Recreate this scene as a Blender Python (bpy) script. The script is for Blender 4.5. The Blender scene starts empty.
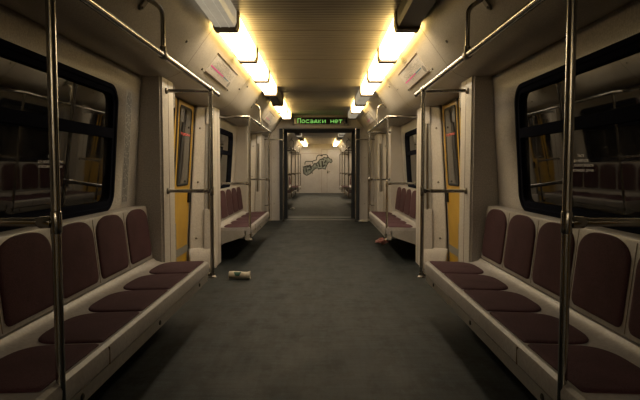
import bpy, bmesh, math, random
from mathutils import Vector, Matrix
random.seed(7)
S = bpy.context.scene
C = S.collection
PI = math.pi

# ------------------------------------------------------------------ materials
def new_mat(name):
    m = bpy.data.materials.new(name); m.use_nodes = True
    nt = m.node_tree
    return m, nt, nt.nodes['Principled BSDF']

def plain(name, col, rough=.5, metal=0., spec=.5, emis=None, es=0., coat=0.):
    m, nt, b = new_mat(name)
    b.inputs['Base Color'].default_value = (*col, 1)
    b.inputs['Roughness'].default_value = rough
    b.inputs['Metallic'].default_value = metal
    b.inputs['Specular IOR Level'].default_value = spec
    b.inputs['Coat Weight'].default_value = coat
    if emis:
        b.inputs['Emission Color'].default_value = (*emis, 1)
        b.inputs['Emission Strength'].default_value = es
    return m

def noisy(name, c1, c2, scale=80, rough=.5, metal=0., bump=.0, detail=4, stretch=(1, 1, 1), big=None, bigscale=1.5, bigamt=.5, spec=.5, roughvar=0.):
    """two-tone noise colour, optional large stains, optional bump"""
    m, nt, b = new_mat(name)
    N, L = nt.nodes.new, nt.links.new
    tc = N('ShaderNodeTexCoord'); mp = N('ShaderNodeMapping')
    mp.inputs['Scale'].default_value = stretch
    L(tc.outputs['Object'], mp.inputs['Vector'])
    n1 = N('ShaderNodeTexNoise'); n1.inputs['Scale'].default_value = scale; n1.inputs['Detail'].default_value = detail
    L(mp.outputs[0], n1.inputs['Vector'])
    r = N('ShaderNodeValToRGB')
    r.color_ramp.elements[0].position = .35; r.color_ramp.elements[0].color = (*c1, 1)
    r.color_ramp.elements[1].position = .65; r.color_ramp.elements[1].color = (*c2, 1)
    L(n1.outputs['Fac'], r.inputs['Fac'])
    out = r.outputs[0]
    if big:
        n2 = N('ShaderNodeTexNoise'); n2.inputs['Scale'].default_value = bigscale; n2.inputs['Detail'].default_value = 6
        n2.inputs['Roughness'].default_value = .65
        L(tc.outputs['Object'], n2.inputs['Vector'])
        r2 = N('ShaderNodeValToRGB')
        r2.color_ramp.elements[0].position = .42; r2.color_ramp.elements[0].color = (0, 0, 0, 1)
        r2.color_ramp.elements[1].position = .7; r2.color_ramp.elements[1].color = (bigamt,) * 3 + (1,)
        L(n2.outputs['Fac'], r2.inputs['Fac'])
        mx = N('ShaderNodeMix'); mx.data_type = 'RGBA'
        L(r2.outputs[0], mx.inputs['Factor']); L(out, mx.inputs[6]); mx.inputs[7].default_value = (*big, 1)
        out = mx.outputs[2]
        if roughvar:
            mr = N('ShaderNodeMapRange'); mr.inputs['To Min'].default_value = rough - roughvar; mr.inputs['To Max'].default_value = rough + roughvar
            L(n2.outputs['Fac'], mr.inputs['Value']); L(mr.outputs[0], b.inputs['Roughness'])
    L(out, b.inputs['Base Color'])
    if not roughvar: b.inputs['Roughness'].default_value = rough
    b.inputs['Metallic'].default_value = metal
    b.inputs['Specular IOR Level'].default_value = spec
    if bump:
        bp = N('ShaderNodeBump'); bp.inputs['Strength'].default_value = bump; bp.inputs['Distance'].default_value = .002
        L(n1.outputs['Fac'], bp.inputs['Height']); L(bp.outputs[0], b.inputs['Normal'])
    return m

M = {}
M['wall'] = noisy('beige_laminate', (.33, .313, .308), (.50, .470, .455), 110, .48, bump=.15, big=(.25, .22, .20), bigscale=1.6, bigamt=.45)
M['pillar'] = noisy('beige_laminate_brightened', (.43, .405, .39), (.60, .565, .54), 110, .46, bump=.15, big=(.34, .30, .27), bigscale=1.6, bigamt=.45)  # same laminate as the walls, extra light put into its colour for dim pillars
M['cove'] = noisy('beige_cove', (.36, .335, .30), (.49, .455, .41), 110, .42, bump=.1, big=(.26, .22, .18), bigscale=1.3, bigamt=.4)
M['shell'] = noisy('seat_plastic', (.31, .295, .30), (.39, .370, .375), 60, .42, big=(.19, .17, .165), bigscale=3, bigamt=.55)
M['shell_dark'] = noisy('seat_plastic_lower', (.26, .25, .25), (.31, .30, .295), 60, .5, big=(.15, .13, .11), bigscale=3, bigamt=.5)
M['pad'] = noisy('maroon_moquette', (.044, .019, .026), (.098, .043, .056), 330, .9, bump=.6, big=(.035, .015, .018), bigscale=4, bigamt=.5, spec=.2)
def floor_mat():
    m, nt, b = new_mat('worn_linoleum')
    N, L = nt.nodes.new, nt.links.new
    tc = N('ShaderNodeTexCoord')
    def noise(scale, stretch, detail, rough=.6):
        mp = N('ShaderNodeMapping'); mp.inputs['Scale'].default_value = stretch; L(tc.outputs['Object'], mp.inputs[0])
        n = N('ShaderNodeTexNoise'); n.inputs['Scale'].default_value = scale; n.inputs['Detail'].default_value = detail; n.inputs['Roughness'].default_value = rough
        L(mp.outputs[0], n.inputs['Vector']); return n.outputs['Fac']
    def rng(v, a, b2, c, d):
        r = N('ShaderNodeMapRange'); r.inputs['From Min'].default_value = a; r.inputs['From Max'].default_value = b2
        r.inputs['To Min'].default_value = c; r.inputs['To Max'].default_value = d; L(v, r.inputs['Value']); return r.outputs[0]
    def mul(a, c):
        q = N('ShaderNodeMath'); q.operation = 'MULTIPLY'; L(a, q.inputs[0]); L(c, q.inputs[1]); return q.outputs[0]
    grain = rng(noise(120, (1, 1, 1), 3), .3, .7, .72, 1.28)
    streak = rng(noise(14, (1, .12, 1), 6, .7), .35, .65, .68, 1.34)
    cross = rng(noise(30, (.10, 1, 1), 5, .7), .38, .62, .74, 1.26)
    wear = rng(noise(3.4, (1.1, .8, 1), 10, .75), .38, .62, .62, 1.15)
    smear = rng(noise(6, (1, .8, 1), 9, .78), .50, .58, 1.05, .45)
    f = mul(mul(mul(mul(grain, streak), cross), wear), smear)
    mx = N('ShaderNodeMix'); mx.data_type = 'RGBA'; mx.inputs[6].default_value = (0, 0, 0, 1); mx.inputs[7].default_value = (.0155, .0198, .0228, 1)
    mx.clamp_factor = False
    L(f, mx.inputs['Factor']); L(mx.outputs[2], b.inputs['Base Color'])
    L(rng(wear, .5, 1.15, .56, .70), b.inputs['Roughness'])
    b.inputs['Specular IOR Level'].default_value = .22
    bp = N('ShaderNodeBump'); bp.inputs['Strength'].default_value = .25; bp.inputs['Distance'].default_value = .002
    L(mul(grain, streak), bp.inputs['Height']); L(bp.outputs[0], b.inputs['Normal'])
    return m
M['floor'] = floor_mat()
M['floor_gang'] = noisy('gangway_plate', (.014, .016, .019), (.024, .026, .030), 60, .5, metal=.0)
M['steel'] = noisy('polished_steel', (.33, .32, .31), (.47, .46, .44), 14, .2, metal=1., stretch=(1, 1, .2))
M['steel_dark'] = plain('dull_steel', (.20, .185, .165), .38, 1.)
M['rubber'] = plain('black_rubber', (.008, .009, .013), .55, 0., .2)
M['frame'] = noisy('black_window_frame', (.008, .009, .015), (.014, .015, .024), 200, .7, spec=.0)
M['yellow'] = noisy('yellow_enamel', (.40, .235, .016), (.50, .305, .026), 8, .38, big=(.22, .13, .02), bigscale=4, bigamt=.5)
M['kick'] = plain('grey_kick_plate', (.19, .19, .185), .45, .3)
M['kick_dark'] = plain('dark_threshold_strip', (.03, .031, .032), .5, .3)
M['black'] = plain('black_gap', (.006, .006, .007), .7)
M['bellows'] = plain('bellows_rubber', (.022, .026, .034), .55, 0., .3)
M['seam'] = plain('brown_seam', (.10, .065, .035), .7)
M['ink'] = plain('grey_ink', (.10, .10, .105), .8)
M['white_ink'] = plain('white_ink', (.9, .9, .95), .7)
M['red_ink'] = plain('red_ink', (.75, .10, .09), .6, emis=(.8, .1, .08), es=.0)
M['map_ink'] = plain('map_ink', (.22, .21, .20), .8)
M['paper'] = noisy('map_paper', (.44, .41, .39), (.52, .49, .46), 40, .4)
M['magenta'] = plain('magenta_line', (.72, .05, .36), .5)
M['teal'] = plain('teal_line', (.03, .13, .24), .5)
M['unlit'] = noisy('unlit_diffuser_added_glow', (.40, .39, .36), (.48, .47, .44), 12, .35, big=(.20, .19, .16), bigscale=4, bigamt=.7)
_b = M['unlit'].node_tree.nodes['Principled BSDF']; _b.inputs['Emission Color'].default_value = (1, .86, .62, 1); _b.inputs['Emission Strength'].default_value = .26  # slight glow added to brighten the switched-off diffusers
M['cap'] = plain('lamp_cap', (.11, .08, .045), .5, .3)
M['housing'] = plain('dark_lamp_housing', (.045, .042, .038), .5, .2)
M['lit'] = plain('lit_diffuser', (.8, .75, .65), .5, emis=(1., .85, .62), es=17.)
M['lit_side'] = plain('lit_diffuser_side', (.8, .72, .55), .5, emis=(1., .67, .22), es=10.)
M['led'] = plain('green_led', (.02, .1, .02), .5, emis=(.30, .78, .16), es=.85)
M['screen'] = plain('black_display', (.006, .008, .012), .12)
M['graf_fill'] = noisy('silver_paint', (.10, .115, .11), (.26, .29, .27), 8, .35, metal=.3)
M['graf_line'] = plain('black_paint', (.012, .013, .013), .5)
M['cup'] = noisy('crumpled_white_card', (.42, .385, .33), (.56, .52, .45), 30, .55, bump=.4)
M['cup_green'] = plain('dark_green_print', (.02, .075, .055), .5)
M['wrap'] = noisy('red_wrapper', (.33, .075, .085), (.55, .30, .28), 60, .35)
M['scrap'] = noisy('white_scrap', (.38, .36, .32), (.52, .49, .44), 80, .7)

# window glass: dark pane that mirrors the car, dusty in patches, tunnel behind shows black
def glass_mat(name, spec):
    m, nt, b = new_mat(name)
    N, L = nt.nodes.new, nt.links.new
    tc = N('ShaderNodeTexCoord'); n = N('ShaderNodeTexNoise'); n.inputs['Scale'].default_value = 5; n.inputs['Detail'].default_value = 9
    n.inputs['Roughness'].default_value = .75
    L(tc.outputs['Object'], n.inputs['Vector'])
    r = N('ShaderNodeValToRGB'); r.color_ramp.elements[0].position = .45; r.color_ramp.elements[0].color = (.006, .006, .008, 1)
    r.color_ramp.elements[1].position = .75; r.color_ramp.elements[1].color = (.034, .033, .032, 1)
    L(n.outputs['Fac'], r.inputs['Fac']); L(r.outputs[0], b.inputs['Base Color'])
    mr = N('ShaderNodeMapRange'); mr.inputs['To Min'].default_value = .0; mr.inputs['To Max'].default_value = .10
    mr.inputs['From Min'].default_value = .4; mr.inputs['From Max'].default_value = .8
    L(n.outputs['Fac'], mr.inputs['Value']); L(mr.outputs[0], b.inputs['Roughness'])
    b.inputs['IOR'].default_value = spec
    return m
M['glass'] = glass_mat('dark_window_glass', 1.5)
M['door_glass'] = glass_mat('dark_door_glass', 1.6)

# ribbed aluminium ceiling
def ceiling_mat():
    m, nt, b = new_mat('ribbed_ceiling')
    N, L = nt.nodes.new, nt.links.new
    tc = N('ShaderNodeTexCoord'); mp = N('ShaderNodeMapping'); mp.inputs['Scale'].default_value = (.55, 12, 1)
    L(tc.outputs['Object'], mp.inputs[0])
    n = N('ShaderNodeTexNoise'); n.inputs['Scale'].default_value = 7; n.inputs['Detail'].default_value = 5
    L(mp.outputs[0], n.inputs['Vector'])
    w = N('ShaderNodeTexWave'); w.bands_direction = 'Y'; w.inputs['Scale'].default_value = 5.2; w.inputs['Distortion'].default_value = 1.0
    w.inputs['Detail'].default_value = 2
    L(tc.outputs['Object'], w.inputs['Vector'])
    ad = N('ShaderNodeMath'); ad.operation = 'MULTIPLY_ADD'; L(w.outputs['Fac'], ad.inputs[0]); ad.inputs[1].default_value = .45; L(n.outputs['Fac'], ad.inputs[2])
    r = N('ShaderNodeValToRGB'); r.color_ramp.elements[0].position = .35; r.color_ramp.elements[0].color = (.18, .165, .155, 1)
    r.color_ramp.elements[1].position = .95; r.color_ramp.elements[1].color = (.50, .455, .43, 1)
    L(ad.outputs[0], r.inputs['Fac']); L(r.outputs[0], b.inputs['Base Color'])
    b.inputs['Roughness'].default_value = .4; b.inputs['Metallic'].default_value = .3
    bp = N('ShaderNodeBump'); bp.inputs['Strength'].default_value = .35; bp.inputs['Distance'].default_value = .004
    L(ad.outputs[0], bp.inputs['Height']); L(bp.outputs[0], b.inputs['Normal'])
    return m
M['ceiling'] = ceiling_mat()

# ------------------------------------------------------------------ mesh helpers
def mk(name, bm, mat, parent=None, smooth=True, recalc=True):
    if recalc: bmesh.ops.recalc_face_normals(bm, faces=bm.faces)
    if parent:
        w = Vector(parent['_w']); bmesh.ops.translate(bm, verts=bm.verts, vec=-w)
        org = w
    else:
        org = Vector((0, 0, 0))
    me = bpy.data.meshes.new(name)
    if smooth:
        for f in bm.faces: f.smooth = True
    bm.to_mesh(me); bm.free()
    if smooth: me.set_sharp_from_angle(angle=.6)
    mats = mat if isinstance(mat, (list, tuple)) else [mat]
    for q in mats: me.materials.append(M[q])
    o = bpy.data.objects.new(name, me); C.objects.link(o)
    if parent: o.parent = parent; o['_w'] = tuple(org)
    else: o['_w'] = (0, 0, 0)
    return o

def solo(name, bm, mat, base, label, cat, group=None, **k):
    """a thing that is one mesh, origin at its base"""
    base = Vector(base)
    bmesh.ops.translate(bm, verts=bm.verts, vec=-base)
    o = mk(name, bm, mat, None, **k); o.location = base
    o['_w'] = tuple(base)
    o['label'] = label; o['category'] = cat
    if group: o['group'] = group
    return o

def thing(name, loc, label=None, cat=None, group=None, kind=None):
    o = bpy.data.objects.new(name, None); C.objects.link(o)
    o.empty_display_size = .1; o.location = loc; o['_w'] = tuple(loc)
    if label: o['label'] = label
    if cat: o['category'] = cat
    if group: o['group'] = group
    if kind: o['kind'] = kind
    return o

def struct(name, bm, mat, **k):
    o = mk(name, bm, mat, None, **k); o['kind'] = 'structure'; return o

def box(bm, x0, x1, y0, y1, z0, z1, bev=0., mi=0):
    r = bmesh.ops.create_cube(bm, size=1)
    vs = r['verts']
    for v in vs:
        v.co.x = x0 if v.co.x < 0 else x1
        v.co.y = y0 if v.co.y < 0 else y1
        v.co.z = z0 if v.co.z < 0 else z1
    fs = set(f for v in vs for f in v.link_faces)
    for f in fs: f.material_index = mi
    if bev:
        es = list(set(e for v in vs for e in v.link_edges))
        bmesh.ops.bevel(bm, geom=es, offset=bev, segments=2, profile=.6, affect='EDGES')

def prism(bm, poly, y0, y1, mi=0):
    """poly of (x,z) extruded along y"""
    a = [bm.verts.new((x, y0, z)) for x, z in poly]; b = [bm.verts.new((x, y1, z)) for x, z in poly]
    n = len(poly)
    fs = [bm.faces.new(a), bm.faces.new(b[::-1])]
    for i in range(n): fs.append(bm.faces.new((a[i], a[(i + 1) % n], b[(i + 1) % n], b[i])))
    for f in fs: f.material_index = mi

def vprism(bm, polyb, polyt, z0, z1):
    """plan polygons (x,y) bottom/top joined"""
    a = [bm.verts.new((x, y, z0)) for x, y in polyb]; b = [bm.verts.new((x, y, z1)) for x, y in polyt]
    n = len(a)
    bm.faces.new(a[::-1]); bm.faces.new(b)
    for i in range(n): bm.faces.new((a[i], a[(i + 1) % n], b[(i + 1) % n], b[i]))

def fillet(pts, r, n=6):
    pts = [Vector(p) for p in pts]; out = [pts[0]]
    for i in range(1, len(pts) - 1):
        a, b, c = pts[i - 1], pts[i], pts[i + 1]
        d1 = (a - b); d2 = (c - b)
        rr = min(r, d1.length * .49, d2.length * .49)
        p, q = b + d1.normalized() * rr, b + d2.normalized() * rr
        for k in range(n + 1):
            t = k / n; out.append(p * (1 - t) ** 2 + b * 2 * t * (1 - t) + q * t * t)
    out.append(pts[-1]); return out

def tube(bm, pts, r, seg=12, cap=True, radii=None):
    pts = [Vector(p) for p in pts]; rings = []
    t0 = (pts[1] - pts[0]).normalized()
    up = Vector((0, 0, 1)) if abs(t0.z) < .9 else Vector((1, 0, 0))
    n = t0.cross(up).normalized()
    for i, p in enumerate(pts):
        if i == 0: t = t0
        elif i == len(pts) - 1: t = (pts[i] - pts[i - 1]).normalized()
        else: t = ((pts[i + 1] - pts[i]).normalized() + (pts[i] - pts[i - 1]).normalized()).normalized()
        n = (n - t * n.dot(t)).normalized(); b = t.cross(n)
        rr = radii[i] if radii else r
        rings.append([bm.verts.new(p + (n * math.cos(2 * PI * k / seg) + b * math.sin(2 * PI * k / seg)) * rr) for k in range(seg)])
    for A, B in zip(rings, rings[1:]):
        for k in range(seg): bm.faces.new((A[k], A[(k + 1) % seg], B[(k + 1) % seg], B[k]))
    if cap: bm.faces.new(rings[0][::-1]); bm.faces.new(rings[-1])

def disc(bm, c, nrm, r, h, seg=12):
    c = Vector(c); nrm = Vector(nrm).normalized()
    tube(bm, [c, c + nrm * h * .7, c + nrm * h], r, seg, radii=[r, r, r * .7])

def BM(): return bmesh.new()

# ------------------------------------------------------------------ car body section
ZC = 2.17; ZS = 1.735
WALLP = [(0, 1.365), (.40, 1.35), (.80, 1.325), (1.28, 1.292), (ZS, 1.262), (1.90, 1.25)]
def XW(z):
    for (z0, x0), (z1, x1) in zip(WALLP, WALLP[1:]):
        if z <= z1: return x0 + (x1 - x0) * (z - z0) / (z1 - z0)
    return WALLP[-1][1]
COVE = [(.735, ZC), (.745, 2.125), (.77, 2.09), (.94, 1.86), (.975, 1.815), (1.02, 1.775), (1.075, 1.75), (1.13, 1.738), (1.30, ZS)]

SECT = [(-7.8, 11.2), (12.3, 24.0)]
DOORS = [(.56, 0), (5.06, 1), (9.56, 2), (13.94, 3), (18.44, 4)]
DW = .64                                     # half width of doorway
BENCH = [(1.57, 3.88), (6.17, 8.43), (15.07, 17.31), (19.57, 21.81)]
BW = .75                                     # half width of the windows
WZ = (.80, 1.60)
SIDE = {-1: 'left', 1: 'right'}

# floor
bm = BM(); box(bm, -1.42, 1.42, -7.85, 11.2, -.06, 0); box(bm, -1.42, 1.42, 12.3, 24.05, -.06, 0)
struct('floor', bm, 'floor', smooth=False)
bm = BM(); box(bm, -.86, .86, 11.2, 12.3, -.06, -.004)
struct('floor_gangway', bm, 'floor_gang', smooth=False)
for k, y in enumerate((11.16, 11.62, 12.26)):
    bm = BM(); box(bm, -.84, .84, y, y + .07, -.003, .006, .002)
    struct('trim_%d' % (90 + k), bm, 'kick_dark')

# ceiling and coves
bm = BM()
for y0, y1 in SECT:
    box(bm, -.74, .74, y0 - .05, y1 + .05, ZC, ZC + .04)
    for s in (-1, 1):
        prof = [(s * x, z) for x, z in COVE] + [(s * 1.42, ZS), (s * 1.42, ZC + .04), (s * .735, ZC + .04)]
        prism(bm, prof, y0 - .05, y1 + .05, mi=1)
ceil = struct('ceiling', bm, ['ceiling', 'cove'])
def at_cove(s, t, y, off=0.):
    """point on the sloped part of the cove, t 0 top .. 1 bottom"""
    x = .77 + .17 * t; z = 2.09 - .23 * t
    n = Vector((-.23, 0, -.17)).normalized()
    return Vector((s * (x + n.x * off), y, z + n.z * off))
# joints in the ceiling panels
bm = BM()
y = -7.04
while y < 24:
    if not 11.1 < y < 12.3: box(bm, -.735, .735, y, y + .006, ZC - .0015, ZC + .001)
    y += 1.14
mk('panel_joint', bm, 'seam', ceil, smooth=False)
for s in (-1, 1):
    for y in (1.53, 4.02, 6.10, 8.55, 10.55, 12.95, 14.98, 17.4, 19.48):
        bm = BM()
        cp = COVE[1:]
        for (xa, za), (xb, zb) in zip(cp, cp[1:]):
            d = .0015
            vs = [bm.verts.new((s * (xa - d), y, za - d)), bm.verts.new((s * (xa - d), y + .007, za - d)),
                  bm.verts.new((s * (xb - d), y + .007, zb - d)), bm.verts.new((s * (xb - d), y, zb - d))]
            bm.faces.new(vs)
        mk('cove_seam', bm, 'seam', ceil, smooth=False, recalc=False)
    for y, t in ((2.1, .7), (3.72, .67), (4.40, .93), (5.58, .93), (6.02, .6), (6.3, .3), (8.22, .67), (8.85, .93), (10.2, .93)):
        bm = BM(); p = at_cove(s, t, y); n = Vector((-s * .23, 0, -.17)).normalized()
        disc(bm, p - n * .002, n, .011, .011)
        mk('screw', bm, 'steel_dark', ceil)

# side walls with openings for windows and doors
def wall_side(s):
    ycuts = []
    for a, b in BENCH:
        c = (b - 1.18 + .04 if a < 3 else b - 1.16) if a < 12 else a + 1.16
        ycuts.append((c - BW + .045, c + BW - .045, WZ[0] + .045, WZ[1] - .045))
    for c, _ in DOORS: ycuts.append((c - DW, c + DW, 0, ZS))
    zs = sorted(set([z for z, _ in WALLP if z < 1.9] + [WZ[0] + .045, WZ[1] - .045]))
    bm = BM()
    for y0, y1 in SECT:
        ys = sorted(set([y0, y1] + [v for c in ycuts for v in c[:2] if y0 < v < y1]))
        grid = {(i, k): bm.verts.new((s * XW(z), y, z)) for i, y in enumerate(ys) for k, z in enumerate(zs)}
        for i in range(len(ys) - 1):
            for k in range(len(zs) - 1):
                ym, zm = (ys[i] + ys[i + 1]) / 2, (zs[k] + zs[k + 1]) / 2
                if any(a < ym < b and c < zm < d for a, b, c, d in ycuts): continue
                f = bm.faces.new((grid[i, k], grid[i + 1, k], grid[i + 1, k + 1], grid[i, k + 1]))
                if (f.calc_center_median().x > 0) == (f.normal.x > 0): pass
    bmesh.ops.recalc_face_normals(bm, faces=bm.faces)
    me_o = struct('wall_' + SIDE[s], bm, 'wall', recalc=False)
    md = me_o.modifiers.new('Solidify', 'SOLIDIFY'); md.thickness = .03; md.offset = 0
    # keep the inner face on the profile
    return me_o
walls = {s: wall_side(s) for s in (-1, 1)}
for s in (-1, 1):
    walls[s].location.x = s * .015; walls[s]['_w'] = (s * .015, 0, 0)

def rr_loop(y0, y1, z0, z1, r, n=6):
    pts = []
    for cy, cz, a0 in ((y1 - r, z1 - r, 0), (y0 + r, z1 - r, 90), (y0 + r, z0 + r, 180), (y1 - r, z0 + r, 270)):
        for k in range(n + 1):
            a = math.radians(a0 + 90 * k / n); pts.append((cy + r * math.cos(a), cz + r * math.sin(a)))
    return pts
def ring(bm, s, rect, r, prof, xf=XW):
    """prof: list of (inset, inward offset) swept round a rounded rectangle on the wall"""
    loops = []
    for ins, off in prof:
        y0, y1, z0, z1 = rect
        L = rr_loop(y0 + ins, y1 - ins, z0 + ins, z1 - ins, max(r - ins, .004))
        loops.append([bm.verts.new((s * (xf(z) - off), y, z)) for y, z in L])
    for A, B in zip(loops, loops[1:]):
        n = len(A)
        for i in range(n): bm.faces.new((A[i], A[(i + 1) % n], B[(i + 1) % n], B[i]))
def sheet(bm, s, rect, r, off, xf=XW, nz=1):
    y0, y1, z0, z1 = rect
    L = rr_loop(y0, y1, z0, z1, r)
    vs = [bm.verts.new((s * (xf(z) - off), y, z)) for y, z in L]
    c = bm.verts.new((s * (xf((z0 + z1) / 2) - off), (y0 + y1) / 2, (z0 + z1) / 2))
    n = len(vs)
    for i in range(n): bm.faces.new((vs[i], vs[(i + 1) % n], c))

def text_mesh(name, body, size, mat, parent, origin, xdir, zdir, align='CENTER', off=.0015):
    cu = bpy.data.curves.new(name, 'FONT'); cu.body = body; cu.size = size; cu.align_x = align; cu.space_line = 1.15
    cu.resolution_u = 2
    to = bpy.data.objects.new('tmp', cu); C.objects.link(to)
    dg = bpy.context.evaluated_depsgraph_get(); dg.update()
    me = bpy.data.meshes.new_from_object(to.evaluated_get(dg))
    bpy.data.objects.remove(to); bpy.data.curves.remove(cu)
    xd, zd = Vector(xdir).normalized(), Vector(zdir).normalized(); nn = xd.cross(zd)
    o3 = Vector(origin)
    w = Vector(parent['_w']) if parent else Vector((0, 0, 0))
    for v in me.vertices: v.co = o3 + xd * v.co.x + zd * v.co.y + nn * off - w
    me.name = name; me.materials.clear(); me.materials.append(M[mat])
    for p in me.polygons: p.material_index = 0
    o = bpy.data.objects.new(name, me); C.objects.link(o)
    if parent: o.parent = parent
    o['_w'] = tuple(w)
    return o

# windows
wn = 0
for s in (-1, 1):
    for bi, (a, b) in enumerate(BENCH):
        wn += 1
        c = (b - 1.18 + .04 if a < 3 else b - 1.16) if a < 12 else a + 1.16
        rect = (c - BW, c + BW, *WZ)
        w = thing('window_%d' % wn, (s * 1.31, c, WZ[0]), kind='structure')
        bm = BM(); ring(bm, s, rect, .125, [(0, -.004), (.004, .012), (.03, .014), (.036, .006), (.062, .004), (.068, -.028)])
        mk('window_frame', bm, 'frame', w)
        bm = BM(); sheet(bm, s, (rect[0] + .05, rect[1] - .05, WZ[0] + .05, WZ[1] - .05), .08, -.022)
        mk('pane', bm, 'glass', w)
        bm = BM()
        y0, y1 = rect[0] + .05, rect[1] - .05
        for (z0, z1, o1) in ((1.265, 1.325, .006),):
            vs = []
            A = [(XW(z0) + .026, z0), (XW(z0) - o1, z0), (XW(z1) - o1, z1), (XW(z1) + .026, z1)]
            prism(bm, [(s * x, z) for x, z in A], y0, y1)
        mk('transom_bar', bm, 'frame', w)
        if bi == 0:
            if s < 0:
                body, yy, zz = 'Места\nдля инвалидов, пожилых\nи пассажиров с детьми', 2.71, 1.125
            else:
                body, yy, zz = 'Места\nдля инвалидов,\nлиц пожилого возраста\nи пассажиров с детьми', 2.69, 1.13
            x = XW(zz) + .019
            tilt = (XW(zz + .1) - XW(zz - .1)) / .2
            text_mesh('window_lettering', body, .021, 'white_ink', w, (s * x, yy, zz), (0, -s, 0) if s > 0 else (0, 1, 0), (s * tilt, 0, 1))

# doors
dn = 0
DP = 1.0
for s in (-1, 1):
    for c, di in DOORS:
        dn += 1
        D = thing('door_%d' % dn, (s * 1.37, c, 0), kind='structure')
        xf = lambda z: XW(z) + .035
        # dark backing behind the leaves and threshold
        bm = BM()
        A = [(xf(z) + .05, z) for z, _ in WALLP[:5]]
        prism(bm, [(s * x, z) for x, z in A] + [(s * 1.46, ZS), (s * 1.46, 0)], c - DW - .03, c + DW + .03)
        mk('door_pocket', bm, 'black', D, smooth=False)
        bm = BM(); box(bm, s * 1.27, s * 1.40, c - DW, c + DW, .0, .012, .003)
        mk('threshold', bm, 'steel_dark', D)
        for h in (-1, 1):
            ya, yb = (c + .012, c + DW - .01) if h > 0 else (c - DW + .01, c - .012)
            bm = BM()
            zl = [.015, .40, .80, 1.28, ZS - .012]
            A = [(xf(z), z) for z in zl] + [(xf(z) + .03, z) for z in reversed(zl)]
            prism(bm, [(s * x, z) for x, z in A], ya, yb)
            leaf = mk('door_leaf', bm, 'yellow', D, smooth=False)
            wr = (ya + .075, yb - .085, .90, ZS - .05)
            bm = BM(); ring(bm, s, wr, .05, [(0, -.001), (.004, .008), (.02, .008), (.028, .002)], xf)
            mk('gasket', bm, 'rubber', leaf)
            bm = BM(); sheet(bm, s, (wr[0] + .02, wr[1] - .02, wr[2] + .02, wr[3] - .02), .035, .003, xf)
            pane = mk('door_pane', bm, 'door_glass', leaf)
            # rubber meeting edge
            bm = BM(); e0, e1 = (c, c + .02) if h > 0 else (c - .02, c)
            prism(bm, [(s * (x - .006), z) for x, z in A[:5]] + [(s * (x), z) for x, z in A[5:]], e0, e1)
            mk('rubber_edge', bm, 'rubber', leaf, smooth=False)
            bm = BM(); z0, z1 = .20, .275
            prism(bm, [(s * (xf(z0) + .002), z0), (s * (xf(z0) - .006), z0), (s * (xf(z1) - .006), z1), (s * (xf(z1) + .002), z1)], ya + .02, yb - .002)
            mk('kick_plate', bm, 'kick', leaf, smooth=False)
            bm = BM(); yh = yb - .075 if h > 0 else ya + .03
            box(bm, s * (xf(.78) - .018), s * (xf(.78) + .004), yh, yh + .045, .725, .84, .004)
            mk('handle', bm, 'rubber', leaf)
            if di in (1, 2) and h > 0:
                zz = 1.40; tilt = (XW(zz + .1) - XW(zz - .1)) / .2
                text_mesh('door_lettering', 'Не прислоняться', .043, 'red_ink', leaf, (s * (xf(zz) - .005), (ya + yb) / 2, zz),
                          (0, -s, 0), (s * tilt, 0, 1))

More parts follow.
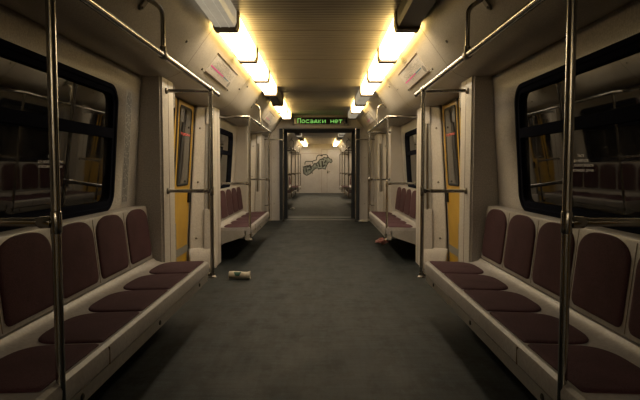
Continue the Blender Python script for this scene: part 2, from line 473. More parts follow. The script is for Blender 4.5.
# pillars either side of every doorway
XP = 1.12; XS = 1.335
pn = 0
for s in (-1, 1):
    for c, di in DOORS:
        for h in (-1, 1):
            pn += 1
            e = c + h * DW                       # doorway edge
            i0 = e + h * .16                     # inner corner next to the doorway
            far = c + h * (DW + .49)
            if di == 2 and h > 0: far = 11.2
            if di == 3 and h < 0: far = 12.3
            P = thing('trim_%d' % pn, (s * 1.2, (e + far) / 2, 0), kind='structure')
            def xs(z): return XW(z) + .02
            bm = BM()
            pb = [(s * 1.44, e), (s * xs(0), e), (s * XP, i0), (s * XP, far), (s * 1.44, far)]
            pt = [(s * 1.44, e), (s * xs(ZS), e), (s * XP, i0), (s * XP, far), (s * 1.44, far)]
            vprism(bm, pb, pt, 0, ZS + .002)
            bmesh.ops.bevel(bm, geom=[ed for ed in bm.edges if all(abs(abs(v.co.x) - XP) < 1e-4 for v in ed.verts) and abs(ed.verts[0].co.z - ed.verts[1].co.z) > .5],
                            offset=.018, segments=3, affect='EDGES')
            mk('pillar_panel', bm, 'pillar', P)
            # slanted-face fittings
            def sp(t, z, n=0.):
                A = Vector((s * xs(z), e, z)); B = Vector((s * XP, i0, z)); d = (B - A)
                nr = Vector((-s * abs(d.y), -h * abs(d.x), 0)).normalized()
                return A + d * t + nr * n
            def slab(t0, t1, z0, z1, n0, n1, mat, nm, bev=.003):
                bm = BM(); vs = []
                for (t, z, n) in ((t0, z0, n0), (t1, z0, n0), (t1, z1, n0), (t0, z1, n0), (t0, z0, n1), (t1, z0, n1), (t1, z1, n1), (t0, z1, n1)):
                    vs.append(bm.verts.new(sp(t, z, n)))
                for q in ((0, 1, 2, 3), (4, 5, 6, 7), (0, 1, 5, 4), (1, 2, 6, 5), (2, 3, 7, 6), (3, 0, 4, 7)):
                    bm.faces.new([vs[k] for k in q])
                bmesh.ops.bevel(bm, geom=list(bm.edges), offset=bev, segments=2, affect='EDGES')
                return mk(nm, bm, mat, P)
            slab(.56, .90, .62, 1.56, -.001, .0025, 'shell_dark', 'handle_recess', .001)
            slab(.52, .94, 1.55, ZS - .01, -.001, .022, 'wall', 'recess_cover', .006)
            slab(.52, .94, .09, .64, -.001, .022, 'wall', 'recess_cover', .006)
            bm = BM(); tube(bm, fillet([sp(.73, .60, .004), sp(.73, .66, .014), sp(.73, 1.5, .014), sp(.73, 1.58, .004)], .03), .011, 10)
            mk('grab_handle', bm, 'steel_dark', P)
            for z in (.33, .93, 1.50):
                bm = BM(); p = sp(.27, z); n = (sp(.27, z, 1) - p); disc(bm, p - n * .002, n, .011, .010)
                mk('screw', bm, 'steel_dark', P)
            # sloped heater foot at the base
            bm = BM()
            fb = [sp(-.02, 0, -.01), sp(-.02, 0, .085), sp(.98, 0, .06), sp(1.0, 0, -.01)]
            ft = [sp(-.02, .14, -.01), sp(-.02, .14, .075), sp(.98, .14, .05), sp(1.0, .14, -.01)]
            fu = [sp(-.02, .225, -.01), sp(-.02, .225, .012), sp(.98, .225, .008), sp(1.0, .225, -.01)]
            R = [[bm.verts.new(p) for p in q] for q in (fb, ft, fu)]
            bm.faces.new(R[0][::-1]); bm.faces.new(R[2])
            for A, B in zip(R, R[1:]):
                for k in range(4): bm.faces.new((A[k], A[(k + 1) % 4], B[(k + 1) % 4], B[k]))
            bmesh.ops.bevel(bm, geom=list(bm.edges), offset=.008, segments=2, affect='EDGES')
            mk('heater_foot', bm, 'wall', P)
            # groove line on the aisle face
            bm = BM(); yy = (i0 + (c + h * (DW + .49))) / 2
            box(bm, s * (XP - .0012), s * (XP + .002), yy, yy + .006, .02, ZS - .005)
            mk('groove', bm, 'seam', P, smooth=False)

# end walls
bm = BM(); box(bm, -1.44, 1.44, -7.85, -7.8, 0, ZC); struct('wall_back', bm, 'wall', smooth=False)
bm = BM(); box(bm, -1.44, 1.44, 24.0, 24.05, 0, ZC); wf = struct('wall_front', bm, 'wall', smooth=False)
def portal(y0, y1, name):
    bm = BM(); HX = .835; HZ = 1.905
    box(bm, -1.42, -HX, y0, y1, 0, ZC); box(bm, HX, 1.42, y0, y1, 0, ZC); box(bm, -HX, HX, y0, y1, HZ, ZC)
    return struct(name, bm, 'wall', smooth=False)
p1 = portal(11.2, 11.26, 'wall_gangway'); p2 = portal(12.24, 12.3, 'wall_gangway_rear')
for yq, pp in ((11.2, p1), (12.3, p2)):
    q = -1 if yq < 12 else 1
    for s in (-1, 1):
        bm = BM(); box(bm, s * .835, s * .86, yq, yq + q * .022, 0.001, 1.905, .004)
        mk('portal_trim', bm, 'shell', pp)
        bm = BM(); box(bm, s * 1.0, s * 1.006, yq, yq + q * .004, .01, ZC - .01)
        mk('groove', bm, 'seam', pp, smooth=False)
        for z in (.35, .8, 1.3, 1.75):
            bm = BM(); disc(bm, (s * .94, yq - q * .001, z), (0, q, 0), .010, .01)
            mk('screw', bm, 'steel_dark', pp)
    bm = BM(); box(bm, -.86, .86, yq, yq + q * .022, 1.905, 1.93, .004)
    mk('portal_trim', bm, 'shell', pp)
# rubber gangway bellows
bm = BM()
for s in (-1, 1):
    yy = [11.23 + k * (12.27 - 11.23) / 16 for k in range(17)]
    poly = []
    for k, y in enumerate(yy):
        poly.append((s * (.80 if k % 2 else .765 - .03 * math.sin(PI * k / 16)), y))
    poly += [(s * .92, 12.27), (s * .92, 11.23)]
    vprism(bm, poly, poly, -.02, 1.95)
    box(bm, s * .83, s * .70, 11.70, 11.80, 0, 1.88, .006)
box(bm, -.92, .92, 11.23, 12.27, 1.88, 1.97)
gw = struct('wall_bellows', bm, 'bellows', smooth=False)
for s in (-1, 1):
    bm = BM(); tube(bm, fillet([(s * .775, 11.30, .36), (s * .745, 11.30, .40), (s * .745, 11.30, 1.80), (s * .775, 11.30, 1.84)], .03), .010, 10)
    mk('bellows_bar', bm, 'steel_dark', gw)

# cabin door lines on the far wall
YF = 23.999
bm = BM()
box(bm, .055, .063, YF - .004, YF, .02, 1.93); box(bm, .30, .308, YF - .004, YF, .02, 1.93); box(bm, -.95, -.942, YF - .004, YF, .02, 1.76)
box(bm, -.95, .055, YF - .004, YF, 1.755, 1.763); box(bm, .055, .99, YF - .004, YF, 1.93, 1.938)
mk('panel_line', bm, 'seam', wf, smooth=False)
bm = BM(); tube(bm, fillet([(.33, YF, .95), (.33, YF - .05, .95), (.46, YF - .05, .94)], .02), .013, 8); box(bm, .30, .36, YF - .012, YF, .88, 1.0, .004)
mk('door_handle', bm, 'steel', wf)

# ------------------------------------------------------------------ benches
def arch(w, L, rise, rc=.03, n=10, EX=.72):
    """pad outline: a across -w/2..w/2, b 0..L, rounded arch at b=L"""
    pts = []
    hw = w / 2
    for k in range(5):                                     # corner at (-hw,0)
        a = math.radians(270 - 90 * k / 4)
        pts.append((-hw + rc + rc * math.cos(a) * 1, rc + rc * math.sin(a)))
    pts = pts
    for k in range(n * 2 + 1):
        a = PI - PI * k / (2 * n)
        ca, sa = math.cos(a), math.sin(a)
        ex = EX
        pts.append((hw * math.copysign(abs(ca) ** ex, ca), L - rise + rise * abs(sa) ** .85))
    for k in range(5):
        a = math.radians(0 - 90 * k / 4)
        pts.append((hw - rc + rc * math.cos(a), rc + rc * math.sin(a)))
    out = []
    for p in pts:
        if not out or (Vector(p) - Vector(out[-1])).length > 1e-4: out.append(p)
    return out

def pad(bm, outline, fn, h=.016):
    cx = sum(p[0] for p in outline) / len(outline); cy = sum(p[1] for p in outline) / len(outline)
    rings = []
    for sc, hh in ((1, -.006), (1, h * .35), (.975, h * .8), (.90, h), (.5, h * 1.25)):
        rings.append([bm.verts.new(fn(cx + (a - cx) * sc, cy + (b - cy) * sc, hh)) for a, b in outline])
    for A, B in zip(rings, rings[1:]):
        n = len(A)
        for i in range(n): bm.faces.new((A[i], A[(i + 1) % n], B[(i + 1) % n], B[i]))
    c = bm.verts.new(fn(cx, cy, h * 1.35)); R = rings[-1]
    for i in range(len(R)): bm.faces.new((R[i], R[(i + 1) % len(R)], c))

BL = {(-1, 0): 'nearest long beige bench with maroon pads, on the left below the large window',
      (1, 0): 'nearest long beige bench with maroon pads, on the right below the large window',
      (-1, 1): 'maroon padded bench on the left between first and second yellow doors',
      (1, 1): 'maroon padded bench on the right with a red wrapper lying under it',
      (-1, 2): 'first tiny maroon bench on the left seen through the dark gangway',
      (1, 2): 'first tiny maroon bench on the right seen through the dark gangway',
      (-1, 3): 'farthest bench on the left, in front of the graffiti wall',
      (1, 3): 'farthest bench on the right, in front of the cabin door wall'}
def seat_z(x): return .402 - (x - .80) * .03            # pan height at x
def back_x(z): return 1.185 + (z - .40) * .11           # backrest face
for s in (-1, 1):
    for bi, (y0, y1) in enumerate(BENCH):
        Bn = thing('bench_seat', (s * 1.05, (y0 + y1) / 2, .13), BL[s, bi], 'bench', 'padded benches along both walls')
        bm = BM()
        prof = [(.80, .318), (.782, .325), (.780, .375), (.786, .392), (.80, .402)]
        prof += [(x, seat_z(x)) for x in (.90, 1.0, 1.08)] + [(1.13, .397), (1.165, .408), (1.182, .425)]
        prof += [(1.30, .425), (1.30, .36), (.83, .36), (.83, .318)]
        prism(bm, [(s * x, z) for x, z in prof], y0 - (.06 if bi == 0 else 0), y1)
        mk('seat_shell', bm, 'shell', Bn)
        bm = BM()
        prism(bm, [(s * x, z) for x, z in ((.802, .254), (.792, .26), (.788, .314), (.80, .316), (.84, .316), (.84, .254))], y0 + .004 - (.06 if bi == 0 else 0), y1 - .004)
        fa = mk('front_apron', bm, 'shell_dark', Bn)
        yb = y1 - .28
        while yb > y0:
            bm = BM(); disc(bm, (s * .792, yb, .290), (-s, 0, 0), .012, .008)
            mk('bolt', bm, 'black', fa); yb -= .895
        bm = BM(); ymid = y0 + 1.0 if s < 0 else y0 + 1.02
        for ym in (y0 + (y1 - y0) / 5,):
            box(bm, s * .7785, s * .79, ym, ym + .003, .322, .39)
        mk('shell_joint', bm, 'seam', Bn, smooth=False)
        bm = BM()
        bz = [.405, .42, .78, .80, .812]
        prof = [(back_x(.42) + .02, .42), (back_x(.432), .432), (back_x(.79), .79), (back_x(.80) + .004, .80), (back_x(.8) + .018, .806), (1.318, .806), (1.318, .42)]
        prism(bm, [(s * x, z) for x, z in prof], y0 - (.06 if bi == 0 else 0), y1)
        mk('back_shell', bm, 'shell', Bn)
        for (ya, yb2) in ((y0, y0 + .028), (y1 - .028, y1)):        # end brackets under the seat
            bm = BM(); prism(bm, [(s * x, z) for x, z in ((.845, .36), (.845, .30), (.87, .285), (1.34, .13), (1.34, .36))], ya, yb2)
            mk('end_bracket', bm, 'shell_dark', Bn)
        n = 5; pw = (y1 - y0) / n
        for k in range(n):
            yc = y0 + pw * (k + .5)
            ol = arch(pw - .024, .297, .12, .012, EX=.58)
            bm = BM(); pad(bm, ol, lambda a, b, h: Vector((s * (.812 + b), yc + a, seat_z(.812 + b) + h)), .009)
            mk('seat_pad', bm, 'pad', Bn)
            ol = arch(pw - .045, .345, .10, .035, EX=.74)
            bm = BM(); pad(bm, ol, lambda a, b, h: Vector((s * (back_x(.452 + b) - h), yc + a, .452 + b)), .010)
            mk('back_pad', bm, 'pad', Bn)
            if k:
                bm = BM(); yy = y0 + pw * k
                prism(bm, [(s * x, z) for x, z in ((back_x(.44) - .0015, .44), (back_x(.79) - .0015, .79), (back_x(.79) + .004, .79), (back_x(.44) + .004, .44))], yy - .0015, yy + .0015)
                mk('back_groove', bm, 'seam', Bn, smooth=False)

# ------------------------------------------------------------------ handrails
RX = .79; RZ = 1.66; RB = .905; RR = .0145
HL = {(-1, 0): 'nearest steel handrail with two upright poles on the left, over the near bench',
      (1, 0): 'nearest steel handrail with two upright poles on the right, over the near bench',
      (-1, 1): 'steel handrail and poles over the left bench beyond the first door',
      (1, 1): 'steel handrail and poles over the right bench beyond the first door',
      (-1, 2): 'small steel handrail on the left, first beyond the gangway',
      (1, 2): 'small steel handrail on the right, first beyond the gangway',
      (-1, 3): 'farthest steel handrail on the left near the graffiti wall',
      (1, 3): 'farthest steel handrail on the right near the cabin door wall'}
for s in (-1, 1):
    for bi, (y0, y1) in enumerate(BENCH):
        H = thing('handrail', (s * RX, (y0 + y1) / 2, .26), HL[s, bi], 'handrail', 'steel handrails above the benches')
        ya, yb = (y0 + .04 if bi == 0 else y0 - .02), (4.04 if bi == 0 else y1 + .10)
        pa, pb = y0 - .14, y1 + .17                   # pillars' aisle faces reach past here
        if bi >= 2: ya, yb = y0 - .12, y1 + .02
        # overhead rail: curves into the pillar at one end, stops with a plug past the pole at the other
        bm = BM()
        if bi < 2: pts = fillet([(s * (XP + .002), ya, RZ), (s * RX, ya, RZ), (s * RX, yb + .30, RZ)], .11, 8)
        else: pts = fillet([(s * (XP + .002), yb, RZ), (s * RX, yb, RZ), (s * RX, ya - .30, RZ)], .11, 8)
        tube(bm, pts, .0165, 14)
        rail = mk('top_rail', bm, 'steel', H)
        for k, (yy, curved) in enumerate(((ya, bi < 2), (yb, bi >= 2))):
            inset = .055 if curved else 0
            py = yy + (inset if yy == ya else -inset)
            px = RX + (.02 if curved else 0)
            bm = BM(); tube(bm, [(s * RX, py, .262), (s * RX, py, RZ)], RR, 14)
            pole = mk('pole', bm, 'steel', H)
            bm = BM(); tube(bm, [(s * RX, py, .25), (s * RX, py, .258), (s * RX, py, .27), (s * RX, py, .29)], .03, 14, radii=[.03, .03, .019, .018])
            tube(bm, [(s * RX, py, .275), (s * .90, py + (.0 if curved else 0), .275)], .012, 8)
            tube(bm, fillet([(s * .88, py, .275), (s * .88, (y1 - .02) if yy == yb else (y0 + .02), .275), (s * .88, (y1 - .06) if yy == yb else (y0 + .06), .275)], .02), .012, 8)
            mk('pole_bracket', bm, 'steel_dark', H)
            bm = BM(); tube(bm, [(s * RX, py, RB - .035), (s * RX, py, RB - .03), (s * RX, py, RB + .03), (s * RX, py, RB + .035)], .02, 14, radii=[.0148, .0172, .0172, .0148])
            mk('collar', bm, 'steel', H)
            bm = BM(); tube(bm, [(s * RX, py, RB), (s * (XP + .002), py, RB)], .0135, 12)
            tube(bm, [(s * (RX + .015), py, RB), (s * (RX + .05), py, RB), (s * (RX + .058), py, RB)], .018, 12, radii=[.019, .019, .0138])
            bar = mk('cross_bar', bm, 'steel', H)
            bm = BM(); tube(bm, [(s * (XP - .018), py, RB), (s * (XP - .012), py, RB), (s * (XP + .001), py, RB)], .02, 12, radii=[.015, .023, .023])
            mk('wall_flange', bm, 'steel_dark', bar)
            if not curved:
                bm = BM(); tube(bm, [(s * RX, py, RZ - .012), (s * (XP + .002), py, RZ - .012)], .0135, 12)
                bar = mk('cross_bar', bm, 'steel', H)
                bm = BM(); tube(bm, [(s * (XP - .018), py, RZ - .012), (s * (XP - .012), py, RZ - .012), (s * (XP + .001), py, RZ - .012)], .02, 12, radii=[.015, .023, .023])
                mk('wall_flange', bm, 'steel_dark', bar)
                bm = BM(); tube(bm, [(s * RX, py - .035, RZ), (s * RX, py - .03, RZ), (s * RX, py + .03, RZ), (s * RX, py + .035, RZ)], .022, 14, radii=[.0175, .0215, .0215, .0175])
                tube(bm, [(s * RX, py, RZ - .05), (s * RX, py, RZ - .01)], .019, 12)
                mk('collar', bm, 'steel', H)
            else:
                bm = BM(); tube(bm, [(s * RX, py, RZ - .045), (s * RX, py, RZ - .01)], .018, 12)
                mk('collar', bm, 'steel', H)
        # plug at the free end
        ye = yb + .30 if bi < 2 else ya - .30
        q = 1 if bi < 2 else -1
        bm = BM(); tube(bm, [(s * RX, ye, RZ), (s * RX, ye + q * .006, RZ)], .0172, 14); mk('end_plug', bm, 'rubber', rail)
        # hanger up to the cove
        yc = (y0 + y1) / 2 + (.12 if bi == 0 else .02)
        bm = BM(); e = at_cove(s, .60, yc, .012)
        tube(bm, fillet([(s * RX, yc, RZ), (s * RX, yc, 1.90), (e.x, yc, e.z)], .05, 6), .012, 12)
        hg = mk('hanger', bm, 'steel', H)
        bm = BM(); tube(bm, [(s * RX, yc - .032, RZ), (s * RX, yc - .026, RZ), (s * RX, yc + .026, RZ), (s * RX, yc + .032, RZ)], .022, 14, radii=[.0175, .0215, .0215, .0175])
        tube(bm, [(s * RX, yc, RZ), (s * RX, yc, RZ + .045)], .0165, 12)
        mk('collar', bm, 'steel_dark', hg)
        bm = BM()
        vs = []
        for (t, dy) in ((.42, -.022), (.78, -.022), (.85, 0), (.78, .022), (.42, .022), (.35, 0)):
            vs.append((t, dy))
        A = [bm.verts.new(at_cove(s, t, yc + dy, -.001)) for t, dy in vs]; Bq = [bm.verts.new(at_cove(s, t, yc + dy, .012)) for t, dy in vs]
        bm.faces.new(A); bm.faces.new(Bq)
        for i in range(6): bm.faces.new((A[i], A[(i + 1) % 6], Bq[(i + 1) % 6], Bq[i]))
        for t in (.42, .78):
            p = at_cove(s, t, yc, .011); disc(bm, p, at_cove(s, t, yc, .1) - p, .009, .008)
        mk('mounting_plate', bm, 'steel_dark', hg)

# loop rails beside the gangway
LL = {(-1, 0): 'thin steel loop rail left of the gangway opening', (1, 0): 'thin steel loop rail right of the gangway opening'}
for s in (-1, 1):
    yl = 11.0
    T = thing('grab_rail', (s * 1.0, yl, .33), LL[s, 0], 'handrail')
    bm = BM(); tube(bm, fillet([(s * (XP + .002), yl, .33), (s * 1.035, yl, .33), (s * 1.035, yl, 1.665)], .06), .012, 10)
    mk('loop', bm, 'steel', T)
    bm = BM(); tube(bm, [(s * (XP + .002), yl, 1.665), (s * .735, yl, 1.665)], .0135, 10)
    mk('cross_bar', bm, 'steel', T)
    bm = BM(); tube(bm, [(s * .735, yl, .0), (s * .735, yl, .015), (s * .735, yl, .02), (s * .735, yl, 1.88)], .013, 12, radii=[.03, .03, .0135, .0135])
    mk('pole', bm, 'steel', T)

# ------------------------------------------------------------------ lamps
LP0, LPITCH = 3.91, 1.14
st = {-1: ['unlit', 'unlit', 'unlit', 'lit', 'lit', 'lit', 'dark', 'lit', 'lit'],
      1: ['dark', 'dark', 'dark', 'lit', 'lit', 'lit', 'unlit', 'lit', 'unlit']}
seq = []
for s in (-1, 1):
    for k, q in ((-9, 'lit'), (-8, 'lit'), (-7, 'lit'), (-6, 'lit')): seq.append((s, LP0 + k * LPITCH, q, k))
    for k, q in enumerate(st[s]):
        if k < 2: continue
        y0 = LP0 + (k - 3) * LPITCH
        seq.append((s, y0, q, k))
    for k in (-3, -2):
        pass
    far = {-1: ['dark', 'lit', 'dark', 'unlit', 'dark', 'dark', 'lit', 'lit', 'lit', 'lit'][:10], 1: ['unlit', 'dark', 'unlit', 'unlit', 'dark', 'unlit', 'lit', 'lit', 'lit', 'lit']}[s]
    for k, q in enumerate(far):
        seq.append((s, 12.42 + k * LPITCH, q, 20 + k))
ordn = ['first', 'second', 'third', 'fourth', 'fifth', 'sixth', 'seventh', 'eighth', 'ninth', 'tenth']
desc = {'lit': 'glowing warm white lamp box', 'unlit': 'unlit cream diffuser lamp box', 'dark': 'dark brown lamp box without light'}
vis = {-1: 0, 1: 0}
for s, y0, q, k in seq:
    if k < 0: lab = '%s of the %s row, behind the viewpoint, %s' % (desc[q], SIDE[s], {-9: 'rearmost', -8: 'second from the rear', -7: 'second closest', -6: 'closest'}[k])
    elif k < 20: lab = '%s, %s from the front in the %s ceiling row' % (desc[q], ordn[k - 2], SIDE[s])
    else: lab = '%s, %s past the gangway in the %s ceiling row' % (desc[q], ordn[k - 20], SIDE[s])
    y1 = y0 + LPITCH
    cx = .6425
    T = thing('ceiling_lamp', (s * cx, (y0 + y1) / 2, ZC), lab, 'lamp', 'lamp boxes in two rows along the ceiling')
    w0, w1 = .083, .070
    bm = BM()
    zb = 2.062
    prof = [(cx - w0, ZC + .001), (cx - w0, zb + .03), (cx - w1, zb), (cx + w1, zb), (cx + w0, zb + .03), (cx + w0, ZC + .001)]
    prism(bm, [(s * x, z) for x, z in prof], y0 + .03, y1 - .03)
    if q == 'unlit':      # ribs under the diffuser
        for xr in (-.03, .03): box(bm, s * (cx + xr - .004), s * (cx + xr + .004), y0 + .03, y1 - .03, zb - .004, zb + .002)
    if q == 'lit':
        bm.faces.ensure_lookup_table()
        for f in bm.faces:
            if f.calc_center_median().z > zb + .01: f.material_index = 1
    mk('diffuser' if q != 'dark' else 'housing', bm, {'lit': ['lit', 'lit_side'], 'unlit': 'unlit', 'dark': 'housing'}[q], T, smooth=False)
    for e0, e1 in ((y0, y0 + .030), (y1 - .07, y1)):
        bm = BM(); g = .008; zb2 = zb - .018
        prof2 = [(cx - w0 - g, ZC + .0005), (cx - w0 - g, zb + .028), (cx - w1 - g, zb2), (cx + w1 + g, zb2), (cx + w0 + g, zb + .028), (cx + w0 + g, ZC + .0005)]
        prism(bm, [(s * x, z) for x, z in prof2], e0, e1)
        mk('end_cap', bm, 'cap', T)

# ------------------------------------------------------------------ route maps on the coves
def route_map(s, yc, lab):
    T = thing('route_map', tuple(at_cove(s, .9, yc)), lab, 'map', 'route maps above the doors')
    L = .50
    flip = 1 if s < 0 else -1
    def quad(bm, t0, t1, a0, a1, o):
        # a along the car, measured so that the reader's left is negative
        vs = [bm.verts.new(at_cove(s, t, yc + flip * a, o)) for t, a in ((t0, a0), (t0, a1), (t1, a1), (t1, a0))]
        bm.faces.new(vs)
    bm = BM()
    A = [at_cove(s, t, yc + a, o) for o in (-.001, .004) for t, a in ((.30, -L), (.30, L), (.90, L), (.90, -L))]
    v = [bm.verts.new(p) for p in A]
    for q in ((0, 1, 2, 3), (4, 5, 6, 7), (0, 1, 5, 4), (1, 2, 6, 5), (2, 3, 7, 6), (3, 0, 4, 7)): bm.faces.new([v[i] for i in q])
    mk('map_sheet', bm, 'paper', T, smooth=False)
    for t0, t1 in ((.275, .30), (.90, .93)):
        bm = BM(); A = [at_cove(s, t, yc + a, o) for o in (-.001, .010) for t, a in ((t0, -L - .01), (t0, L + .01), (t1, L + .01), (t1, -L - .01))]
        v = [bm.verts.new(p) for p in A]
        for q in ((0, 1, 2, 3), (4, 5, 6, 7), (0, 1, 5, 4), (1, 2, 6, 5), (2, 3, 7, 6), (3, 0, 4, 7)): bm.faces.new([v[i] for i in q])
        mk('holder_strip', bm, 'seam', T, smooth=False)
    bm = BM(); quad(bm, .665, .70, -L + .02, L * .18, .0055); mk('magenta_route', bm, 'magenta', T, smooth=False, recalc=False)
    bm = BM(); quad(bm, .665, .70, L * .18, L * .72, .0055); mk('blue_route', bm, 'teal', T, smooth=False, recalc=False)
    rnd = random.Random(3)
    bm = BM()
    for r in range(9):                                       # rows of tiny illegible print
        t = .36 + r * .031
        a = -L + .10 + rnd.random() * .03
        while a < L - .12:
            w = .02 + rnd.random() * .06
            if rnd.random() < .62: quad(bm, t, t + .010, a, a + w, .0052)
            a += w + .012
    for k in range(17):                                      # station ticks and names
        a = -L + .05 + k * .045
        quad(bm, .715, .735 + rnd.random() * .07, a, a + .010, .0052)
        if k % 2: quad(bm, .62, .65, a + .01, a + .018, .0052)
    mk('map_print', bm, 'map_ink', T, smooth=False, recalc=False)
    bm = BM()
    vs = [bm.verts.new(at_cove(s, .765 + .11 * math.sin(2 * PI * k / 20), yc + flip * (L * .86 + .045 * math.cos(2 * PI * k / 20)), .0055)) for k in range(20)]
    bm.faces.new(vs); mk('round_emblem', bm, 'map_ink', T, smooth=False, recalc=False)
route_map(-1, 5.02, 'cream route map with magenta and blue line above first left door')
route_map(1, 5.02, 'cream route map with magenta and blue line above first right door')
route_map(-1, 9.52, 'small cream route map above the second left door')
route_map(1, 9.52, 'small cream route map above the second right door')

# narrow printed notices beside the windows
def notice(s, yc, z0, z1, lab, two=False):
    T = thing('printed_notice', (s * XW(z0), yc, z0), lab, 'notice')
    bm = BM(); rnd = random.Random(11)
    o = .0030
    def q(ya, yb, za, zb, off, bmx):
        bmx.faces.new([bmx.verts.new((s * (XW(z) - off), y, z)) for y, z in ((ya, za), (yb, za), (yb, zb), (ya, zb))])
    bs = BM()
    zz = z0
    while zz < z1 - 1e-6:
        zn = min(zz + .05, z1); q(yc - .055, yc + .055, zz, zn, .0016, bs); zz = zn
    mk('notice_sheet', bs, 'notice', T, smooth=False, recalc=False)
    for col in (-.042, -.018, .006, .030):
        z = z0 + .015
        while z < z1 - .03:
            h = .015 + rnd.random() * .05; h = min(h, z1 - .012 - z)
            if not (col > 0 and z > z0 + (z1 - z0) * .93): q(yc + col, yc + col + .010, z, z + h, .0026, bm)
            z += h + .008
    mk('notice_print', bm, 'ink', T, smooth=False, recalc=False)
M['notice'] = noisy('notice_film', (.36, .36, .37), (.43, .43, .44), 60, .35)
notice(-1, 3.70, .83, 1.60, 'tall grey printed notice on the left wall, between window and pillar')
notice(1, 8.17, .83, 1.60, 'tall grey printed notice beside the second window on the right')

# ------------------------------------------------------------------ display sign
FONT = {
 'П': ['11111', '10001', '10001', '10001', '10001', '10001', '10001'],
 'о': ['00000', '00000', '01110', '10001', '10001', '10001', '01110'],
 'с': ['00000', '00000', '01111', '10000', '10000', '10000', '01111'],
 'а': ['00000', '00000', '01110', '00001', '01111', '10001', '01111'],
 'д': ['00000', '00000', '00110', '01010', '01010', '11111', '10001'],
 'к': ['00000', '00000', '10010', '10100', '11000', '10100', '10010'],
 'и': ['00000', '00000', '10001', '10011', '10101', '11001', '10001'],
 'н': ['00000', '00000', '10001', '10001', '11111', '10001', '10001'],
 'е': ['00000', '00000', '01110', '10001', '11111', '10000', '01110'],
 'т': ['00000', '00000', '11111', '00100', '00100', '00100', '00100'],
 ' ': ['00000'] * 7}
T = thing('destination_display', (0.02, 11.17, 1.985), 'black electronic display reading Посадки нет in green, above the gangway', 'sign')
bm = BM(); box(bm, -.525, .565, 11.150, 11.2, 1.985, 2.125, .004)
box(bm, -.515, .555, 11.149, 11.152, 1.993, 2.117, mi=1)
mk('display_case', bm, ['screen', 'screen'], T)
bm = BM()
for (a, b, c, d) in ((-.56, .60, 2.125, 2.15), (-.56, .60, 1.96, 1.985), (-.56, -.525, 1.96, 2.15), (.565, .60, 1.96, 2.15)):
    box(bm, a, b, 11.175, 11.2, c, d, .003)
mk('display_frame', bm, 'shell', T)
txt = 'Посадки нет'; px = .0140; adv = 6 * px
W = len(txt) * adv
adv = .93 / len(txt); x = -.45
for ch in txt:
    bm = BM()
    for r, row in enumerate(FONT[ch]):
        for c2, v in enumerate(row):
            if v == '1':
                X0 = x + c2 * px; Z0 = 2.107 - r * px
                box(bm, X0, X0 + px * .92, 11.1465, 11.149, Z0 - px * .92, Z0)
    x += adv
    if ch != ' ': mk('green_letter', bm, 'led', T, smooth=False)
    else: bm.free()

# ------------------------------------------------------------------ graffiti on the far wall
CX = .03
def gp(px, py, o=0.):
    X = 296 + px / 10; Y = 140 + py / 10
    return Vector((CX + (X - 321) / 540 * 24, YF - .001 - o, 1.07 - (Y - 169) / 540 * 24))
T = thing('graffiti', tuple(gp(210, 350)), 'silver and black spray-painted graffiti across the far end wall', 'graffiti')
T.location = (gp(210, 350).x, 23.998, gp(210, 350).z)
def blob(pts, mat, nm, o):
    bm = BM(); bm.faces.new([bm.verts.new(gp(x, y, o)) for x, y in pts]); bmesh.ops.triangulate(bm, faces=bm.faces)
    mk(nm, bm, mat, T, smooth=False)
body = [(88, 268), (78, 300), (82, 335), (108, 350), (140, 332), (170, 300), (190, 282), (215, 276), (232, 284), (262, 278), (290, 288), (298, 262), (312, 235),
        (330, 215), (348, 226), (358, 214), (352, 196), (334, 194), (322, 176), (300, 184), (284, 178), (262, 196), (238, 204), (224, 226), (204, 240), (188, 238), (172, 262),
        (156, 270), (136, 262), (118, 282), (106, 262)]
ccx = sum(p[0] for p in body) / len(body); ccy = sum(p[1] for p in body) / len(body)
def offset_poly(pts, d):
    out = []; n = len(pts)
    for i in range(n):
        a, b, c = Vector(pts[i - 1]), Vector(pts[i]), Vector(pts[(i + 1) % n])
        t = (c - a).normalized(); out.append((b.x - t.y * -d, b.y + t.x * -d))
    return out
blob(offset_poly(body, -9), 'graf_line', 'black_outline', .001)
blob(body, 'graf_fill', 'silver_fill', .003)
def stroke(bm, pts, w, o=.005):
    P = [Vector(p) for p in pts]
    for a, b in zip(P, P[1:]):
        d = (b - a).normalized(); n = Vector((-d.y, d.x)) * w / 2; a2 = a - d * w * .3; b2 = b + d * w * .3
        bm.faces.new([bm.verts.new(gp(q.x, q.y, o)) for q in (a2 + n, b2 + n, b2 - n, a2 - n)])
for pts, w in (([(90, 245), (92, 225), (100, 214), (165, 216), (180, 206), (204, 202), (206, 180), (214, 160), (232, 150), (250, 158), (270, 148), (300, 146), (316, 156), (320, 176)], 5),
               ([(140, 250), (148, 278)], 9), ([(165, 216), (170, 238)], 4), ([(100, 262), (104, 318)], 7), ([(120, 300), (150, 292), (158, 275)], 6), ([(240, 196), (262, 190), (280, 200)], 6),
               ([(250, 150), (262, 160)], 8), ([(200, 245), (214, 262)], 7), ([(228, 232), (240, 268)], 8), ([(262, 215), (268, 268), (290, 250)], 9), ([(300, 205), (285, 232)], 7),
               ([(82, 268), (70, 272)], 6), ([(225, 282), (228, 298)], 4), ([(242, 280), (245, 292)], 3), ([(292, 286), (298, 294)], 3), ([(160, 318), (166, 336)], 4), ([(150, 322), (154, 332)], 3)):
    bm = BM(); stroke(bm, pts, w * 1.6); mk('black_stroke', bm, 'graf_line', T, smooth=False, recalc=False)

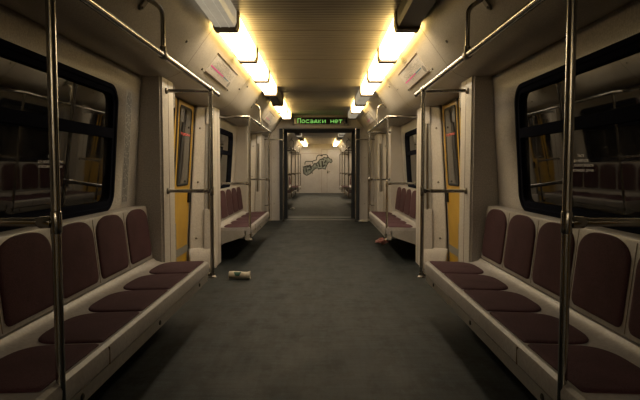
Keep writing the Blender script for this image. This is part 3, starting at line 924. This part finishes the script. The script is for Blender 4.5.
# ------------------------------------------------------------------ litter
def cup():
    base = Vector((-.76, 5.22, 0))
    T = thing('paper_cup', tuple(base), 'crumpled white paper cup with green print lying on the floor', 'cup')
    rnd = random.Random(5)
    bm = BM(); n = 24; rings = []
    L = [(-.105, .0), (-.105, .031), (-.10, .034), (-.06, .035), (-.02, .036), (.02, .0365), (.06, .038), (.095, .039), (.102, .042), (.104, .039), (.09, .035), (.0, .031)]
    for k, (a, r) in enumerate(L):
        R = []
        for i in range(n):
            t = 2 * PI * i / n
            rr = r * (1 + .05 * math.sin(3 * t + a * 40) * (1 if r > .01 else 0))
            dent = .012 * math.exp(-((a - .06) / .03) ** 2) * max(0, math.cos(t - 1.0)) if r > .01 else 0
            rr -= dent
            R.append(bm.verts.new(base + Vector((a, -.02 + rr * math.cos(t) * 1.0 - a * .10, .040 + rr * math.sin(t)))))
        rings.append(R)
    for A, B in zip(rings, rings[1:]):
        for i in range(n): bm.faces.new((A[i], A[(i + 1) % n], B[(i + 1) % n], B[i]))
    bmesh.ops.remove_doubles(bm, verts=bm.verts, dist=.0004)
    zmin = min(v.co.z for v in bm.verts)
    for v in bm.verts: v.co.z -= zmin
    body_o = mk('cup_body', bm, 'cup', T)
    bm = BM()
    for k in range(12):
        pass
    rows = []
    for j in range(6):
        th = math.radians(118 + j * 13)      # towards the camera and up
        wv = .037 - .0035 * abs(j - 1) * 1.3
        row = []
        for i in range(9):
            a = -.018 + (i / 8 - .5) * 2 * wv
            r = .0387 + .0006
            rr = r * (1 + .05 * math.sin(3 * th + a * 40)) - .0005
            row.append(bm.verts.new(base + Vector((a, -.02 + rr * math.cos(th) - a * .10, .040 + rr * math.sin(th) - zmin))))
        rows.append(row)
    for A, B in zip(rows, rows[1:]):
        for i in range(8): bm.faces.new((A[i], A[i + 1], B[i + 1], B[i]))
    mk('green_print', bm, 'cup_green', body_o)
cup()

def crumple(name, c, rx, ry, h, mat, lab, cat, seed, group=None):
    rnd = random.Random(seed)
    bm = BM(); bmesh.ops.create_icosphere(bm, subdivisions=3, radius=1)
    from mathutils import noise
    for v in bm.verts:
        n1 = noise.noise(v.co * 1.7 + Vector((seed, 0, 0))); n2 = noise.noise(v.co * 4 + Vector((0, seed, 0)))
        k = 1 + .45 * n1 + .28 * n2
        v.co = Vector((v.co.x * rx * k, v.co.y * ry * k, v.co.z * h * .5 * k))
    zm = min(v.co.z for v in bm.verts)
    for v in bm.verts: v.co = v.co + Vector((c[0], c[1], -zm))
    return solo(name, bm, mat, (c[0], c[1], 0), lab, cat, group, smooth=False)
crumple('candy_wrapper', (.90, 7.62), .085, .05, .075, 'wrap', 'crumpled red and pink wrapper on the floor under the right bench', 'wrapper', 4)
crumple('paper_scrap', (.88, 10.86), .09, .045, .045, 'scrap', 'torn white paper scrap at the right foot of the gangway', 'paper', 9)
crumple('paper_scrap', (-.72, 14.2), .06, .05, .05, 'scrap', 'small white paper scrap on the floor beyond the gangway', 'paper', 14)

# clean helper property
for o in bpy.data.objects:
    if '_w' in o: del o['_w']

# ------------------------------------------------------------------ world, view, camera
w = bpy.data.worlds.new('tunnel'); S.world = w; w.use_nodes = True
w.node_tree.nodes['Background'].inputs[0].default_value = (.4, .45, .5, 1)
w.node_tree.nodes['Background'].inputs[1].default_value = .004
S.view_settings.view_transform = 'Standard'
S.view_settings.look = 'None'
S.view_settings.exposure = 0.
cd = bpy.data.cameras.new('camera'); cam = bpy.data.objects.new('camera', cd); C.objects.link(cam)
cd.sensor_width = 36; cd.lens = 36 * 540 / 640; cd.clip_start = .02
cam.location = (CX, 0, 1.07)
cam.rotation_euler = (math.radians(90 - 3.29), 0, math.radians(.1))
S.camera = cam
S.cycles.use_denoising = True
S.cycles.max_bounces = 8
S.cycles.diffuse_bounces = 5
S.cycles.caustics_reflective = False
